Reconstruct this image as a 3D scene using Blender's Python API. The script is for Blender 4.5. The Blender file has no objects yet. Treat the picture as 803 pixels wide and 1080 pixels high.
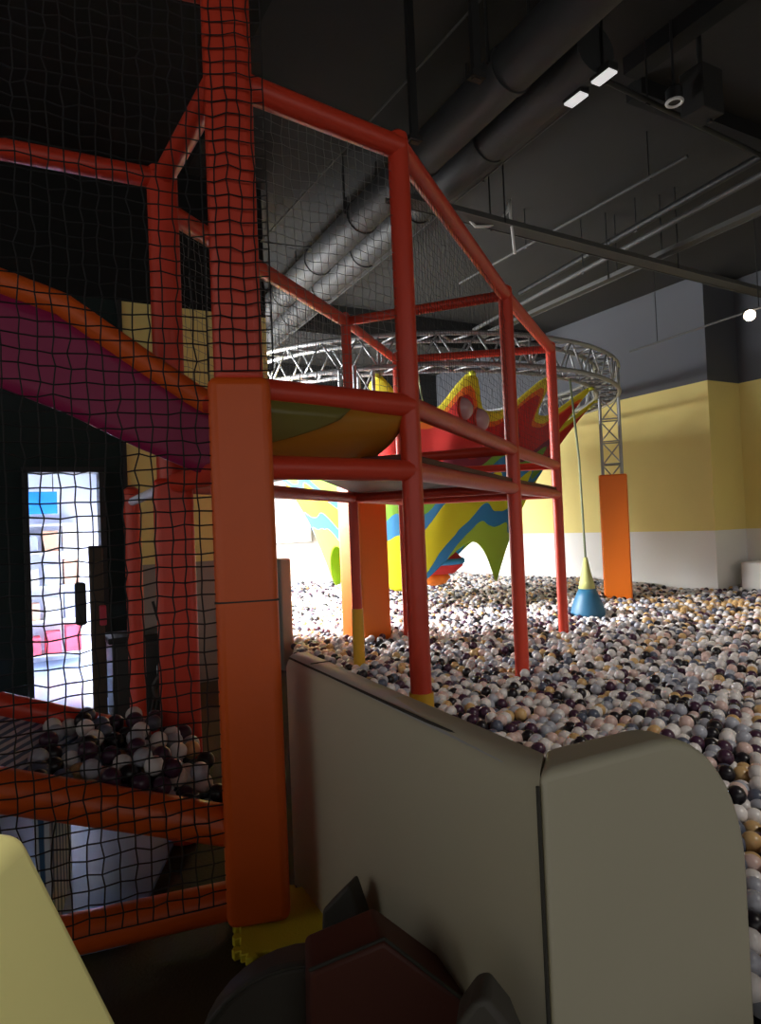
import bpy, math, random
import numpy as np
from mathutils import Vector, Matrix
random.seed(7)
rng = np.random.default_rng(11)
S = bpy.context.scene
COL = S.collection
PI = math.pi

# ------------------------------------------------------------------ materials
def srgb(r, g, b):
    f = lambda c: (c/255/12.92) if c/255 <= .04045 else ((c/255+.055)/1.055)**2.4
    return (f(r), f(g), f(b), 1)
MATS = {}
def mat(name, col, rough=.5, metal=0, coat=0, bump=0, bscale=60, var=.0, vscale=6, emit=None, estr=0, trans=0, alpha=1, sub=0):
    if name in MATS: return MATS[name]
    m = bpy.data.materials.new(name); m.use_nodes = True
    nt = m.node_tree; b = nt.nodes['Principled BSDF']
    b.inputs['Base Color'].default_value = col
    b.inputs['Roughness'].default_value = rough
    b.inputs['Metallic'].default_value = metal
    b.inputs['Coat Weight'].default_value = coat
    b.inputs['Transmission Weight'].default_value = trans
    b.inputs['Alpha'].default_value = alpha
    tc = nt.nodes.new('ShaderNodeTexCoord')
    if var:
        n = nt.nodes.new('ShaderNodeTexNoise'); n.inputs['Scale'].default_value = vscale; n.inputs['Detail'].default_value = 5
        nt.links.new(tc.outputs['Object'], n.inputs['Vector'])
        mx = nt.nodes.new('ShaderNodeMix'); mx.data_type = 'RGBA'
        nt.links.new(n.outputs['Fac'], mx.inputs['Factor'])
        mx.inputs['A'].default_value = tuple(c*(1-var) for c in col[:3])+(1,)
        mx.inputs['B'].default_value = tuple(min(1, c*(1+var)) for c in col[:3])+(1,)
        nt.links.new(mx.outputs['Result'], b.inputs['Base Color'])
    if bump:
        n2 = nt.nodes.new('ShaderNodeTexNoise'); n2.inputs['Scale'].default_value = bscale; n2.inputs['Detail'].default_value = 3
        nt.links.new(tc.outputs['Object'], n2.inputs['Vector'])
        bp = nt.nodes.new('ShaderNodeBump'); bp.inputs['Strength'].default_value = bump; bp.inputs['Distance'].default_value = .01
        nt.links.new(n2.outputs['Fac'], bp.inputs['Height']); nt.links.new(bp.outputs['Normal'], b.inputs['Normal'])
    if emit:
        b.inputs['Emission Color'].default_value = emit; b.inputs['Emission Strength'].default_value = estr
    MATS[name] = m
    return m

M_red = mat('red foam sleeve vinyl', srgb(214, 66, 42), .38, bump=.25, bscale=14, var=.08)
M_orange = mat('orange padding vinyl', srgb(222, 92, 24), .42, bump=.25, bscale=10, var=.06)
M_brightor = mat('bright orange padding vinyl', srgb(240, 120, 20), .45, bump=.1, bscale=10)
M_yfoot = mat('yellow foam sleeve vinyl', srgb(230, 175, 40), .45)
M_net = mat('black nylon net', srgb(22, 24, 26), .7)
M_gnet = mat('grey nylon net', srgb(120, 120, 118), .7)
M_mag = mat('magenta vinyl', srgb(150, 28, 84), .5, bump=.2, bscale=8, var=.1)
M_orpipe = mat('orange piping vinyl', srgb(228, 98, 28), .5)
M_amber = mat('amber vinyl sheet', srgb(216, 152, 52), .28, bump=.05, bscale=5)
M_olive = mat('olive vinyl sheet', srgb(150, 138, 70), .22, bump=.08, bscale=9)
M_cream = mat('cream vinyl padding', srgb(196, 190, 166), .55, bump=.12, bscale=5, var=.05, vscale=2)
M_seam = mat('dark stitched seam', srgb(60, 58, 52), .8)
M_captop = mat('pale grey vinyl cap', srgb(196, 198, 198), .5)
M_alu = mat('brushed aluminium', srgb(158, 160, 162), .4, metal=.6)
M_black = mat('flat black upper wall', srgb(4, 4, 4), .9)
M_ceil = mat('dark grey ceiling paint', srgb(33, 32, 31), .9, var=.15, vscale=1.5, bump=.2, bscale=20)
M_ceilblack = mat('black ceiling shade and beams', srgb(7, 7, 7), .95)  # shade of the left ceiling put into the colour; also the dark beams
M_dgrey = mat('dark grey wall paint', srgb(84, 86, 92), .85)
M_duct = mat('grey duct metal', srgb(46, 47, 48), .6, metal=.0, bump=.2, bscale=30)
M_pipe = mat('grey painted steel', srgb(70, 70, 69), .6)
M_dpipe = mat('black painted steel', srgb(22, 22, 22), .6)
M_white = mat('white plastic', srgb(235, 235, 232), .4)
M_whitewall = mat('white wall paint', srgb(236, 234, 230), .8)
M_yellow = mat('yellow wall paint', srgb(232, 214, 136), .8, var=.03, vscale=3)
M_green = mat('dark green wall paint', srgb(12, 30, 28), .8)
M_floor = mat('olive foam floor', srgb(62, 52, 28), .75, bump=.3, bscale=80, var=.15)
M_pit = mat('dark pit floor vinyl', srgb(40, 38, 42), .8)
M_bfloor = mat('pale blue floor vinyl', srgb(150, 168, 198), .25, var=.08, vscale=2)
M_mat = mat('yellow foam mat', srgb(224, 206, 40), .7, bump=.3, bscale=120)
M_pad = mat('pale yellow vinyl', srgb(226, 220, 150), .5, bump=.1, bscale=4)
M_darkred = mat('brown red vinyl', srgb(88, 42, 30), .6, bump=.1, bscale=6)
M_gfoam = mat('grey foam vinyl', srgb(72, 68, 62), .6, bump=.1, bscale=6)
M_blueseat = mat('blue vinyl seat', srgb(38, 96, 128), .5, bump=.15, bscale=9)
M_ropey = mat('pale yellow green cloth', srgb(178, 180, 110), .7)
M_rope = mat('grey green rope', srgb(130, 140, 110), .8)
M_shop = mat('white shop wall', srgb(228, 232, 244), .7)
M_shelf = mat('white metal shelf', srgb(220, 222, 230), .5)
M_blue = mat('bright blue sign face', srgb(20, 120, 215), .5)
M_pink = mat('pink red carton', srgb(190, 60, 80), .6)
M_greybox = mat('slate carton', srgb(120, 126, 150), .7)
M_brownbox = mat('tan carton', srgb(150, 110, 90), .7)
M_post = mat('weathered brown post', srgb(70, 58, 46), .7, var=.2)
M_cab = mat('charcoal cabinet', srgb(46, 46, 44), .5)
M_chrome = mat('chrome tube', srgb(210, 210, 215), .15, metal=1)
M_grey = mat('warm grey padding', srgb(150, 142, 134), .7)
M_lamp = mat('warm lamp glow', srgb(255, 240, 215), .5, emit=(1, .86, .66, 1), estr=18)
M_tube = mat('pale lamp diffuser', srgb(240, 240, 240), .5, emit=(1, 1, 1, 1), estr=.55)

def see_light(m, f):
    nt = m.node_tree; b = nt.nodes['Principled BSDF']
    t = nt.nodes.new('ShaderNodeBsdfTranslucent'); t.inputs['Color'].default_value = b.inputs['Base Color'].default_value
    x = nt.nodes.new('ShaderNodeMixShader'); x.inputs[0].default_value = f
    nt.links.new(b.outputs[0], x.inputs[1]); nt.links.new(t.outputs[0], x.inputs[2]); nt.links.new(x.outputs[0], nt.nodes['Material Output'].inputs['Surface'])
see_light(M_amber, .45); see_light(M_olive, .4)
# corrugated blue and white mat
def stripe_mat():
    m = bpy.data.materials.new('blue and white ribbed mat'); m.use_nodes = True
    nt = m.node_tree; b = nt.nodes['Principled BSDF']; b.inputs['Roughness'].default_value = .5
    tc = nt.nodes.new('ShaderNodeTexCoord'); w = nt.nodes.new('ShaderNodeTexWave'); w.inputs['Scale'].default_value = 9; w.inputs['Distortion'].default_value = 1.2
    nt.links.new(tc.outputs['Object'], w.inputs['Vector'])
    r = nt.nodes.new('ShaderNodeValToRGB'); r.color_ramp.elements[0].color = srgb(60, 100, 140); r.color_ramp.elements[1].color = srgb(205, 215, 228)
    r.color_ramp.elements[0].position = .35; r.color_ramp.elements[1].position = .6
    nt.links.new(w.outputs['Fac'], r.inputs['Fac']); nt.links.new(r.outputs['Color'], b.inputs['Base Color'])
    return m
M_rib = stripe_mat()

# knitted net: bands of colour that swirl round the bowl
def knit_mat():
    m = bpy.data.materials.new('rainbow crochet knit'); m.use_nodes = True
    nt = m.node_tree; L = nt.links; b = nt.nodes['Principled BSDF']; b.inputs['Roughness'].default_value = .8
    uv = nt.nodes.new('ShaderNodeUVMap'); sp = nt.nodes.new('ShaderNodeSeparateXYZ'); L.new(uv.outputs['UV'], sp.inputs['Vector'])
    s = nt.nodes.new('ShaderNodeMath'); s.operation = 'MULTIPLY_ADD'; s.inputs[1].default_value = 2*PI*2; s.inputs[2].default_value = 1.95; L.new(sp.outputs['X'], s.inputs[0])
    s2 = nt.nodes.new('ShaderNodeMath'); s2.operation = 'SINE'; L.new(s.outputs[0], s2.inputs[0])
    sv = nt.nodes.new('ShaderNodeMath'); sv.operation = 'MULTIPLY'; L.new(s2.outputs[0], sv.inputs[0]); L.new(sp.outputs['Y'], sv.inputs[1])
    nz = nt.nodes.new('ShaderNodeTexNoise'); nz.inputs['Scale'].default_value = 7; L.new(uv.outputs['UV'], nz.inputs['Vector'])
    na = nt.nodes.new('ShaderNodeMath'); na.operation = 'MULTIPLY_ADD'; na.inputs[1].default_value = .10; L.new(nz.outputs['Fac'], na.inputs[0]); L.new(sp.outputs['Y'], na.inputs[2])
    s3 = nt.nodes.new('ShaderNodeMath'); s3.operation = 'MULTIPLY_ADD'; s3.inputs[1].default_value = .26; L.new(sv.outputs[0], s3.inputs[0]); L.new(na.outputs[0], s3.inputs[2])
    r = nt.nodes.new('ShaderNodeValToRGB'); r.color_ramp.interpolation = 'CONSTANT'
    bands = [(0, (206, 196, 50)), (.10, (214, 110, 34)), (.13, (186, 44, 40)), (.34, (120, 34, 56)), (.40, (112, 158, 50)), (.49, (52, 124, 172)), (.57, (206, 204, 30)), (.80, (50, 134, 184)), (.92, (168, 196, 60))]
    e = r.color_ramp.elements
    e[0].position, e[0].color = 0, srgb(*bands[0][1]); e[1].position, e[1].color = bands[1][0], srgb(*bands[1][1])
    for p, c in bands[2:]:
        k = e.new(p); k.color = srgb(*c)
    L.new(s3.outputs[0], r.inputs['Fac']); L.new(r.outputs['Color'], b.inputs['Base Color'])
    w = nt.nodes.new('ShaderNodeTexChecker'); w.inputs['Scale'].default_value = 160
    L.new(uv.outputs['UV'], w.inputs['Vector'])
    bp = nt.nodes.new('ShaderNodeBump'); bp.inputs['Strength'].default_value = .3; bp.inputs['Distance'].default_value = .01
    L.new(w.outputs['Fac'], bp.inputs['Height']); L.new(bp.outputs['Normal'], b.inputs['Normal'])
    tr = nt.nodes.new('ShaderNodeBsdfTranslucent'); L.new(r.outputs['Color'], tr.inputs['Color'])
    mx = nt.nodes.new('ShaderNodeMixShader'); mx.inputs[0].default_value = .4
    L.new(b.outputs[0], mx.inputs[1]); L.new(tr.outputs[0], mx.inputs[2])
    L.new(mx.outputs[0], nt.nodes['Material Output'].inputs['Surface'])
    return m
M_knit = knit_mat()
M_kyel = mat('yellow green knit', srgb(196, 200, 50), .8)
M_kred = mat('red knit', srgb(200, 44, 40), .8)
M_korange = mat('orange knit', srgb(226, 120, 30), .8)
M_kblue = mat('blue knit', srgb(52, 140, 190), .8)
M_bubble = mat('glossy pale pink plastic', srgb(205, 150, 150), .12)

# ------------------------------------------------------------------ mesh builder
V3 = lambda *a: Vector(a)
class MB:
    def __init__(s): s.v = []; s.f = []; s.uv = None
    def add(s, vs, fs):
        o = len(s.v); s.v += [tuple(v) for v in vs]; s.f += [tuple(i+o for i in f) for f in fs]; return s
    def tube(s, pts, r, n=12, caps=True, closed=False, rs=None):
        pts = [Vector(p) for p in pts]; N = len(pts); rings = []; up = None
        for i, p in enumerate(pts):
            if closed: d = pts[(i+1) % N]-pts[i-1]
            else: d = pts[min(i+1, N-1)]-pts[max(i-1, 0)]
            d.normalize()
            if up is None:
                up = Vector((0, 0, 1)) if abs(d.z) < .9 else Vector((1, 0, 0))
            x = up.cross(d)
            if x.length < 1e-4: x = Vector((1, 0, 0)).cross(d)
            x.normalize(); y = d.cross(x); up = y
            rr = rs[i] if rs else r
            rings.append([p+(x*math.cos(2*PI*k/n)+y*math.sin(2*PI*k/n))*rr for k in range(n)])
        vs = [q for R in rings for q in R]; fs = []
        for i in range(N if closed else N-1):
            j = (i+1) % N
            for k in range(n): fs.append((i*n+k, i*n+(k+1) % n, j*n+(k+1) % n, j*n+k))
        if caps and not closed:
            fs.append(tuple(range(n-1, -1, -1))); fs.append(tuple((N-1)*n+k for k in range(n)))
        return s.add(vs, fs)
    def box(s, c, sx, sy, sz, ax=(1, 0, 0)):
        # centre, full sizes, x-axis direction (horizontal)
        a = Vector(ax).normalized(); b = Vector((-a.y, a.x, 0)); u = Vector((0, 0, 1)); c = Vector(c)
        vs = [c+a*(i*sx/2)+b*(j*sy/2)+u*(k*sz/2) for i in (-1, 1) for j in (-1, 1) for k in (-1, 1)]
        return s.add(vs, [(0, 1, 3, 2), (4, 6, 7, 5), (0, 4, 5, 1), (2, 3, 7, 6), (0, 2, 6, 4), (1, 5, 7, 3)])
    def prism(s, poly, ext):
        n = len(poly); p = [Vector(q) for q in poly]; e = Vector(ext)
        return s.add(p+[q+e for q in p], [tuple(range(n-1, -1, -1)), tuple(range(n, 2*n))]+[(i, (i+1) % n, n+(i+1) % n, n+i) for i in range(n)])
    def lathe(s, prof, c, n=24):
        c = Vector(c); vs = []; fs = []
        for r, z in prof:
            for k in range(n): vs.append(c+Vector((r*math.cos(2*PI*k/n), r*math.sin(2*PI*k/n), z)))
        for i in range(len(prof)-1):
            for k in range(n): fs.append((i*n+k, i*n+(k+1) % n, (i+1)*n+(k+1) % n, (i+1)*n+k))
        fs.append(tuple(range(n-1, -1, -1))); fs.append(tuple((len(prof)-1)*n+k for k in range(n)))
        return s.add(vs, fs)
    def grid(s, fn, nu, nv):
        o = len(s.v)
        vs = [fn(i/nu, j/nv) for j in range(nv+1) for i in range(nu+1)]
        fs = [(j*(nu+1)+i, j*(nu+1)+i+1, (j+1)*(nu+1)+i+1, (j+1)*(nu+1)+i) for j in range(nv) for i in range(nu)]
        return s.add(vs, fs)
    def build(s, name, m, parent=None, smooth=False, bevel=0, solid=0, seg=3):
        me = bpy.data.meshes.new(name); me.from_pydata(s.v, [], s.f); me.validate()
        ob = bpy.data.objects.new(name, me); COL.objects.link(ob)
        me.materials.append(m)
        import bmesh
        b = bmesh.new(); b.from_mesh(me); bmesh.ops.recalc_face_normals(b, faces=b.faces); b.to_mesh(me); b.free()
        if parent:
            ob.parent = parent
            ob.matrix_parent_inverse = Matrix.Translation(-Vector(parent.location)) if parent.type == 'EMPTY' else Matrix()
        if smooth:
            me.shade_smooth() if smooth is True else None
            if smooth == 'auto':
                me.shade_smooth(); me.set_sharp_from_angle(angle=math.radians(40))
        if solid:
            k = ob.modifiers.new('Solid', 'SOLIDIFY'); k.thickness = solid; k.offset = 0
        if bevel:
            k = ob.modifiers.new('Bevel', 'BEVEL'); k.width = bevel; k.segments = seg; k.limit_method = 'ANGLE'
            me.shade_smooth(); me.set_sharp_from_angle(angle=math.radians(40))
        return ob
def tag(o, label, cat, group=None, kind=None):
    o['label'] = label; o['category'] = cat
    if group: o['group'] = group
    if kind: o['kind'] = kind
    return o
def empty(name, loc, label, cat, group=None):
    o = bpy.data.objects.new(name, None); COL.objects.link(o); o.location = loc; o.empty_display_size = .1
    return tag(o, label, cat, group)
def struct(name, mb, m, **k):
    o = mb.build(name, m, **k); o['kind'] = 'structure'; return o
def line(p, q, n, sag=0):
    p, q = Vector(p), Vector(q)
    return [p.lerp(q, i/n)-Vector((0, 0, sag*4*(i/n)*(1-i/n))) for i in range(n+1)]

# ------------------------------------------------------------------ axes of the building
g2 = Vector((.874, .487, 0)); g1 = Vector((-.487, .874, 0))
AB = lambda a, b, z=0: g2*a+g1*b+Vector((0, 0, z))
e1 = Vector((.4, .917, 0)); e2 = Vector((-.917, .4, 0))
ZC = 5.2

# ------------------------------------------------------------------ room shell
def quad_wall(name, a0, b0, a1, b1, z0, z1, m, th=.12, side=1):
    p, q = AB(a0, b0), AB(a1, b1); d = (q-p).normalized(); n = Vector((-d.y, d.x, 0))*th*side
    mb = MB().prism([p+V3(0, 0, z0), q+V3(0, 0, z0), q+V3(0, 0, z1), p+V3(0, 0, z1)], n)
    return struct(name, mb, m)

mb = MB().box((2.5, 6, -.06), 26, 30, .1)
struct('floor', mb, M_floor)
# raised pit bed (dark vinyl) with real outline
struct('floor_pit', MB().prism([V3(-.40, 3.0, -.005), V3(.44, 1.62, -.005), V3(1.02, 2.0, -.005), V3(1.1, .9, -.005), V3(9.0, .9, -.005), AB(10.33, 2, -.005), AB(10.33, 14.05, -.005), AB(2.54, 14.05, -.005), AB(2.54, 7.0, -.005)], (0, 0, .02)), M_pit)
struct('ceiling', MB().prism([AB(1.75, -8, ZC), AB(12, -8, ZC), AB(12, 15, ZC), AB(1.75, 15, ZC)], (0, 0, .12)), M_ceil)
struct('ceiling_shaded', MB().prism([AB(-9, -8, ZC), AB(1.75, -8, ZC), AB(1.75, 15, ZC), AB(-9, 15, ZC)], (0, 0, .12)), M_ceilblack)  # left part coloured near black because little light reaches it


# left wall with the doorway, runs along g2 at b = 6.96
B0 = 6.96; TH = .14
def wseg(name, a0, a1, z0, z1, m, th=TH, db=0):
    return quad_wall(name, a0, B0-db, a1, B0-db, z0, z1, m, th)
def ab_of(p): return p.x*g2.x+p.y*g2.y, p.x*g1.x+p.y*g1.y
w = MB()
for a0, a1, z0, z1 in ((-7, .22, 0, 3.8), (.82, 1.06, 0, 3.8), (.22, .82, 2.12, 3.8)):
    p, q = AB(a0, B0), AB(a1, B0)
    w.prism([p+V3(0, 0, z0), q+V3(0, 0, z0), q+V3(0, 0, z1), p+V3(0, 0, z1)], g1*TH)
struct('wall_left', w, M_green)
wseg('wall_left_upper', -7, 2.56, 3.8, ZC, M_black)  # black paint, kept very dark so this unlit stretch stays in shade
wseg('wall_left_yellow', 1.06, 2.56, 1.22, 3.8, M_yellow)
wseg('wall_left_lower', 1.06, 2.56, 0, 1.22, M_grey)
# door casing
d = MB()
d.box(AB(.20, B0-.02, 1.07), .05, .2, 2.14, g2); d.box(AB(.84, B0-.02, 1.07), .05, .2, 2.14, g2); d.box(AB(.52, B0-.02, 2.14), .69, .2, .05, g2)
struct('trim_1', d, M_dpipe, bevel=.004)
struct('trim_2', MB().box(AB(1.06, B0-.02, 1.9), .04, .05, 3.8, g2), M_dpipe)
# right wall (projecting block with an outer corner), far wall
def rwall(name, z0, z1, m):
    w = MB(); o = .14
    pts = [AB(9.57, 14.05), AB(9.57, 6.66), AB(10.35, 6.66), AB(10.35, -6)]
    out = [AB(9.57+o, 14.05+o), AB(9.57+o, 6.66+o), AB(10.35+o, 6.66+o), AB(10.35+o, -6)]
    for i in range(3):
        w.add([pts[i]+V3(0, 0, z0), pts[i+1]+V3(0, 0, z0), pts[i+1]+V3(0, 0, z1), pts[i]+V3(0, 0, z1),
               out[i]+V3(0, 0, z0), out[i+1]+V3(0, 0, z0), out[i+1]+V3(0, 0, z1), out[i]+V3(0, 0, z1)],
              [(0, 1, 2, 3), (4, 5, 6, 7), (0, 1, 5, 4), (3, 2, 6, 7), (0, 3, 7, 4), (1, 2, 6, 5)])
    return struct(name, w, m)
rwall('wall_right_lower', 0, 1.22, M_whitewall)
rwall('wall_right_yellow', 1.22, 3.54, M_yellow)
rwall('wall_right_upper', 3.54, ZC, M_dgrey)
quad_wall('wall_far', 1.5, 14.05, 9.7, 14.05, 0, 3.9, mat('off white far wall paint', srgb(214, 210, 204), .8))
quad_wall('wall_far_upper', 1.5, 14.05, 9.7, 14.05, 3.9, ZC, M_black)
# low step along the inner right corner
struct('trim_3', MB().box(AB(10.12, 5.2, .36), .44, 2.6, .72, g2), M_whitewall, bevel=.03)
# window wall on the left of the far hall (turned away from the view), three tall openings
AW = 1.6
w = MB()
wins = [(7.35, 9.15), (9.55, 11.35), (11.75, 13.55)]
edges = [7.1]+[x for p in wins for x in p]+[14.05]
for i in range(0, len(edges), 2):
    p, q = AB(AW, edges[i]), AB(AW, edges[i+1])
    w.prism([p, q, q+V3(0, 0, ZC), p+V3(0, 0, ZC)], -g2*.14)
for b0, b1 in wins:
    for z0, z1 in ((0, .5), (3.4, ZC)):
        p, q = AB(AW, b0), AB(AW, b1)
        w.prism([p+V3(0, 0, z0), q+V3(0, 0, z0), q+V3(0, 0, z1), p+V3(0, 0, z1)], -g2*.14)
struct('wall_window_side', w, M_whitewall)
for i, (b0, b1) in enumerate(wins):
    f = MB(); c = (b0+b1)/2
    for b in (b0+.03, c, b1-.03): f.box(AB(AW-.07, b, 1.95), .07, .05, 2.9, g2)
    for z in (.53, 1.95, 3.37): f.box(AB(AW-.07, c, z), .07, b1-b0, .05, g2)
    struct('window_%d' % (i+1), f, M_dpipe)
# shop behind the doorway
q = quad_wall
q('wall_shop_back', -1.2, 9.4, 1.26, 9.4, 0, 3.2, M_shop)
q('wall_shop_side', 1.26, 7.1, 1.26, 9.4, 0, 3.2, M_shop, .1, -1)
q('wall_shop_left', -1.2, 7.1, -1.2, 9.4, 0, 3.2, M_shop, .1, 1)
struct('ceiling_shop', MB().prism([AB(-1.3, 7.11, 3.2), AB(1.34, 7.11, 3.2), AB(1.34, 9.5, 3.2), AB(-1.3, 9.5, 3.2)], (0, 0, .08)), M_shop)
struct('floor_shop', MB().prism([AB(-1.2, 6.6, -.004), AB(1.26, 6.6, -.004), AB(1.26, 9.4, -.004), AB(-1.2, 9.4, -.004)], (0, 0, .02)), M_bfloor)
struct('floor_tower', MB().prism([V3(-1.0, 2.55, -.004), V3(-2.6, 1.98, -.004), AB(-1.6, 6.59, -.004), AB(1.0, 6.59, -.004), V3(-1.1, 3.7, -.004)], (0, 0, .02)), M_bfloor)  # pale blue holds the doorway's reflected light; cut short for shade by the post

# white board on the far wall
bd = empty('wall_board', AB(5.45, 14.0, 1.98), 'large white board box fixed high on the bright far wall', 'board')
MB().box(AB(5.45, 13.93, 1.98), 1.0, .2, 1.5, g2).build('panel', M_white, bd, bevel=.01)
MB().box(AB(5.45, 13.82, 1.98), .94, .02, 1.44, g2).build('face', M_whitewall, bd)
# grey padded block that closes the low wall
gb = tag(MB().prism([AB(2.57, B0-.1), AB(2.70, B0-.1), AB(2.70, B0+.3), AB(2.57, B0+.3)], (0, 0, 1.2)).build('wall_pad', M_grey, bevel=.02), 'tall narrow grey padded block at the end of the low grey wall', 'padding')

# ------------------------------------------------------------------ shop things seen through the doorway
sg = empty('hanging_sign', AB(.45, 8.9, 1.95), 'bright blue sign hanging in the shop beyond the doorway', 'sign')
MB().box(AB(.42, 8.9, 1.94), .34, .04, .26, g2).build('face', M_blue, sg, bevel=.005)
for k in (-1, 1): MB().tube([AB(.42+k*.13, 8.9, 2.06), AB(.42+k*.13, 8.9, 3.2)], .006, 6).build('wire', M_pipe, sg)
sh = empty('shop_shelf', AB(.5, 9.15, 0), 'white wire shelving stacked with goods seen through the doorway', 'shelf')
for a in (.16, .84):
    for b in (8.95, 9.33): MB().box(AB(a, b, .85), .035, .035, 1.7, g2).build('upright', M_shelf, sh)
for z in (.15, .55, .95, 1.35, 1.68): MB().box(AB(.5, 9.14, z), .7, .4, .025, g2).build('shelf_board', M_shelf, sh)
gi = 0
goods = [('carton', M_greybox, 'slate grey carton'), ('carton', M_brownbox, 'tan carton'), ('carton', M_white, 'white carton')]
spot_names = {.1625: 'bottom', .5625: 'second', .9625: 'middle', 1.3625: 'fourth'}
for z, nm in spot_names.items():
    for k in range(3):
        n_, m_, lb = goods[(k+gi) % 3]
        h = .2+.05*((k*7+gi*3) % 3)
        side = ('left end', 'centre', 'right end')[k]
        if nm == 'bottom': m_, lb = M_pink, 'pink red carton'
        o = MB().box(AB(.29+k*.22, 9.1, z+h/2), .17, .24, h, g2).build('carton', m_, bevel=.006)
        tag(o, '%s at the %s of the %s shop shelf' % (lb, side, nm), 'box', 'cartons on the shop shelf')
    gi += 1
# brown post, charcoal cabinet and folding stand in front of the doorway
bp = empty('timber_post', V3(-2.33, 5.55, 0), 'weathered brown post standing before the bright doorway', 'post')
MB().box((-2.33, 5.55, .72), .1, .1, 1.44, g2).build('shaft', M_post, bp, bevel=.008)
MB().box((-2.33, 5.55, .02), .3, .3, .04, g2).build('base_plate', M_cab, bp, bevel=.006)
MB().box((-2.44, 5.50, .98), .08, .12, .34, g2).build('control_box', M_cab, bp, bevel=.02)
MB().box((-2.26, 5.49, .88), .05, .05, .16, g2).build('red_tag', M_pink, bp, bevel=.01)
cb = empty('cabinet', V3(-2.1, 5.7, 0), 'low charcoal cabinet beside the brown post', 'cabinet')
MB().box((-2.1, 5.75, .34), .42, .36, .62, g2).build('body', M_cab, cb, bevel=.01)
MB().box((-2.1, 5.75, .67), .48, .42, .05, g2).build('top', M_dpipe, cb, bevel=.01)
dr = MB().box(V3(-2.1, 5.75, .34)-g1*.19, .36, .02, .54, g2).build('door', M_cab, cb, bevel=.004)
MB().tube([V3(-2.1, 5.75, .44)-g1*.215+g2*.13, V3(-2.1, 5.75, .3)-g1*.215+g2*.13], .008, 8).build('handle', M_chrome, dr)
fs = empty('folding_stand', V3(-1.72, 5.5, 0), 'black folding stand with chrome tubes beside the tower post', 'stand')
for k in (-.06, .06):
    MB().tube([V3(-1.9, 5.5+k, 0), V3(-1.78, 5.5+k, .55), V3(-1.62, 5.5+k, 1.12)], .014, 8).build('leg', M_dpipe, fs)
    MB().tube([V3(-1.58, 5.5+k, 0), V3(-1.74, 5.5+k, .6), V3(-1.84, 5.5+k, .98)], .012, 8).build('leg', M_dpipe, fs)
MB().tube([V3(-1.62, 5.44, 1.12), V3(-1.56, 5.44, 1.22), V3(-1.56, 5.56, 1.22), V3(-1.62, 5.56, 1.12)], .014, 8).build('handle', M_chrome, fs)
MB().tube([V3(-1.74, 5.4, .3)+V3(.1*math.cos(t*PI/8), 0, .1*math.sin(t*PI/8)) for t in range(16)], .02, 8, closed=True).build('wheel', M_cab, fs)
MB().tube([V3(-1.78, 5.42, .57), V3(-1.78, 5.58, .57)], .01, 8).build('axle', M_chrome, fs)

# ------------------------------------------------------------------ climbing frame
A = V3(-.535, 2.67, 0); Bn = V3(.155, 3.2, 0); C_ = V3(1.06, 5.38, 0); D_ = V3(1.86, 7.15, 0)
Fn = V3(-1.03, 3.4, 0); G = V3(-.235, 5.9, 0); H = V3(.24, 7.35, 0); J = V3(-1.82, 5.0, 0)
Ld = V3(-.943, -.333, 0)
LA = A+Ld*1.75; LF = Fn+V3(-.889, -.458, 0)*1.3
ZL, ZM, ZT = 1.755, 2.06, 3.29
up = lambda p, z: V3(p.x, p.y, z)
cf = empty('climbing_frame', V3(.3, 4.2, 0), 'red and orange padded climbing tower with netting beside the ball pit', 'climbing frame')
def post(p, r, z0, z1, m=M_red, foot=None):
    o = MB().tube([up(p, z0), up(p, z1)], r, 18).build('post', m, cf, smooth='auto')
    MB().lathe([(r*.7, z1), (r*1.02, z1+.005), (r*.9, z1+.04), (r*.4, z1+.06)], V3(p.x, p.y, 0), 18).build('cap', m, o, smooth='auto')
    if foot: MB().tube([up(p, .05), up(p, foot)], r+.008, 18).build('foot_sleeve', M_yfoot, o, smooth='auto')
    return o
def square_pad(p, w, z0, z1, d, parent, m=M_orange):
    pd = MB().box((p.x, p.y, (z0+z1)/2), w, w, z1-z0, d).build('pad', m, parent, bevel=.035, seg=4)
    return pd
# the two big padded corner posts
dA = V3(.98, .2, 0).normalized()
pA = post(A, .078, 0, 3.75); MB().box((A.x, A.y, 2.9), .185, .185, 1.66, dA).build('upper_pad', M_red, pA, bevel=.03)
square_pad(A, .235, .035, 2.09, dA, pA)
MB().box((A.x, A.y, 1.24), .238, .238, .006, dA).build('seam', M_seam, pA)
pF = post(Fn, .075, 0, 3.3)
square_pad(Fn, .19, .03, 1.78, V3(.95, .3, 0), pF, M_red)
post(Bn, .05, .02, ZT+.02, foot=.72); post(C_, .055, .02, ZT+.02); post(D_, .052, .02, ZT+.02)
post(G, .043, .02, ZT+.02, foot=.80); post(H, .045, .02, ZT+.02); post(J, .06, .02, ZL+.05)
def rail(p, z0, q, z1, r=.048, m=M_red, n=8, sag=0):
    o = MB().tube(line(up(p, z0), up(q, z1), n, sag), r, 14).build('rail', m, cf, smooth='auto')
    return o
for z in (ZL, ZM, ZT):
    rr = .05 if z != ZL else .046
    rail(A, z, Bn, z, rr+.004); rail(Bn, z, C_, z, rr); rail(C_, z, D_, z, rr)
    rail(C_, z, G, z, .04); rail(D_, z, H, z, .04); rail(G, z, H, z, .04)
rail(Fn, 3.14, G, ZT, .05); rail(Fn, ZL, G, ZL, .045); rail(Fn, ZM, G, ZM, .04)
rail(A, 3.36, Fn, ZT, .052); rail(A, ZL, Fn, ZL, .05); rail(A, 2.05, Fn, 2.05, .045)
rail(Fn, ZT, LF, ZT, .05); rail(A, 3.64, LA, 3.64, .05)
rail(Fn, ZL, J, ZL, .03, M_white)
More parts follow.
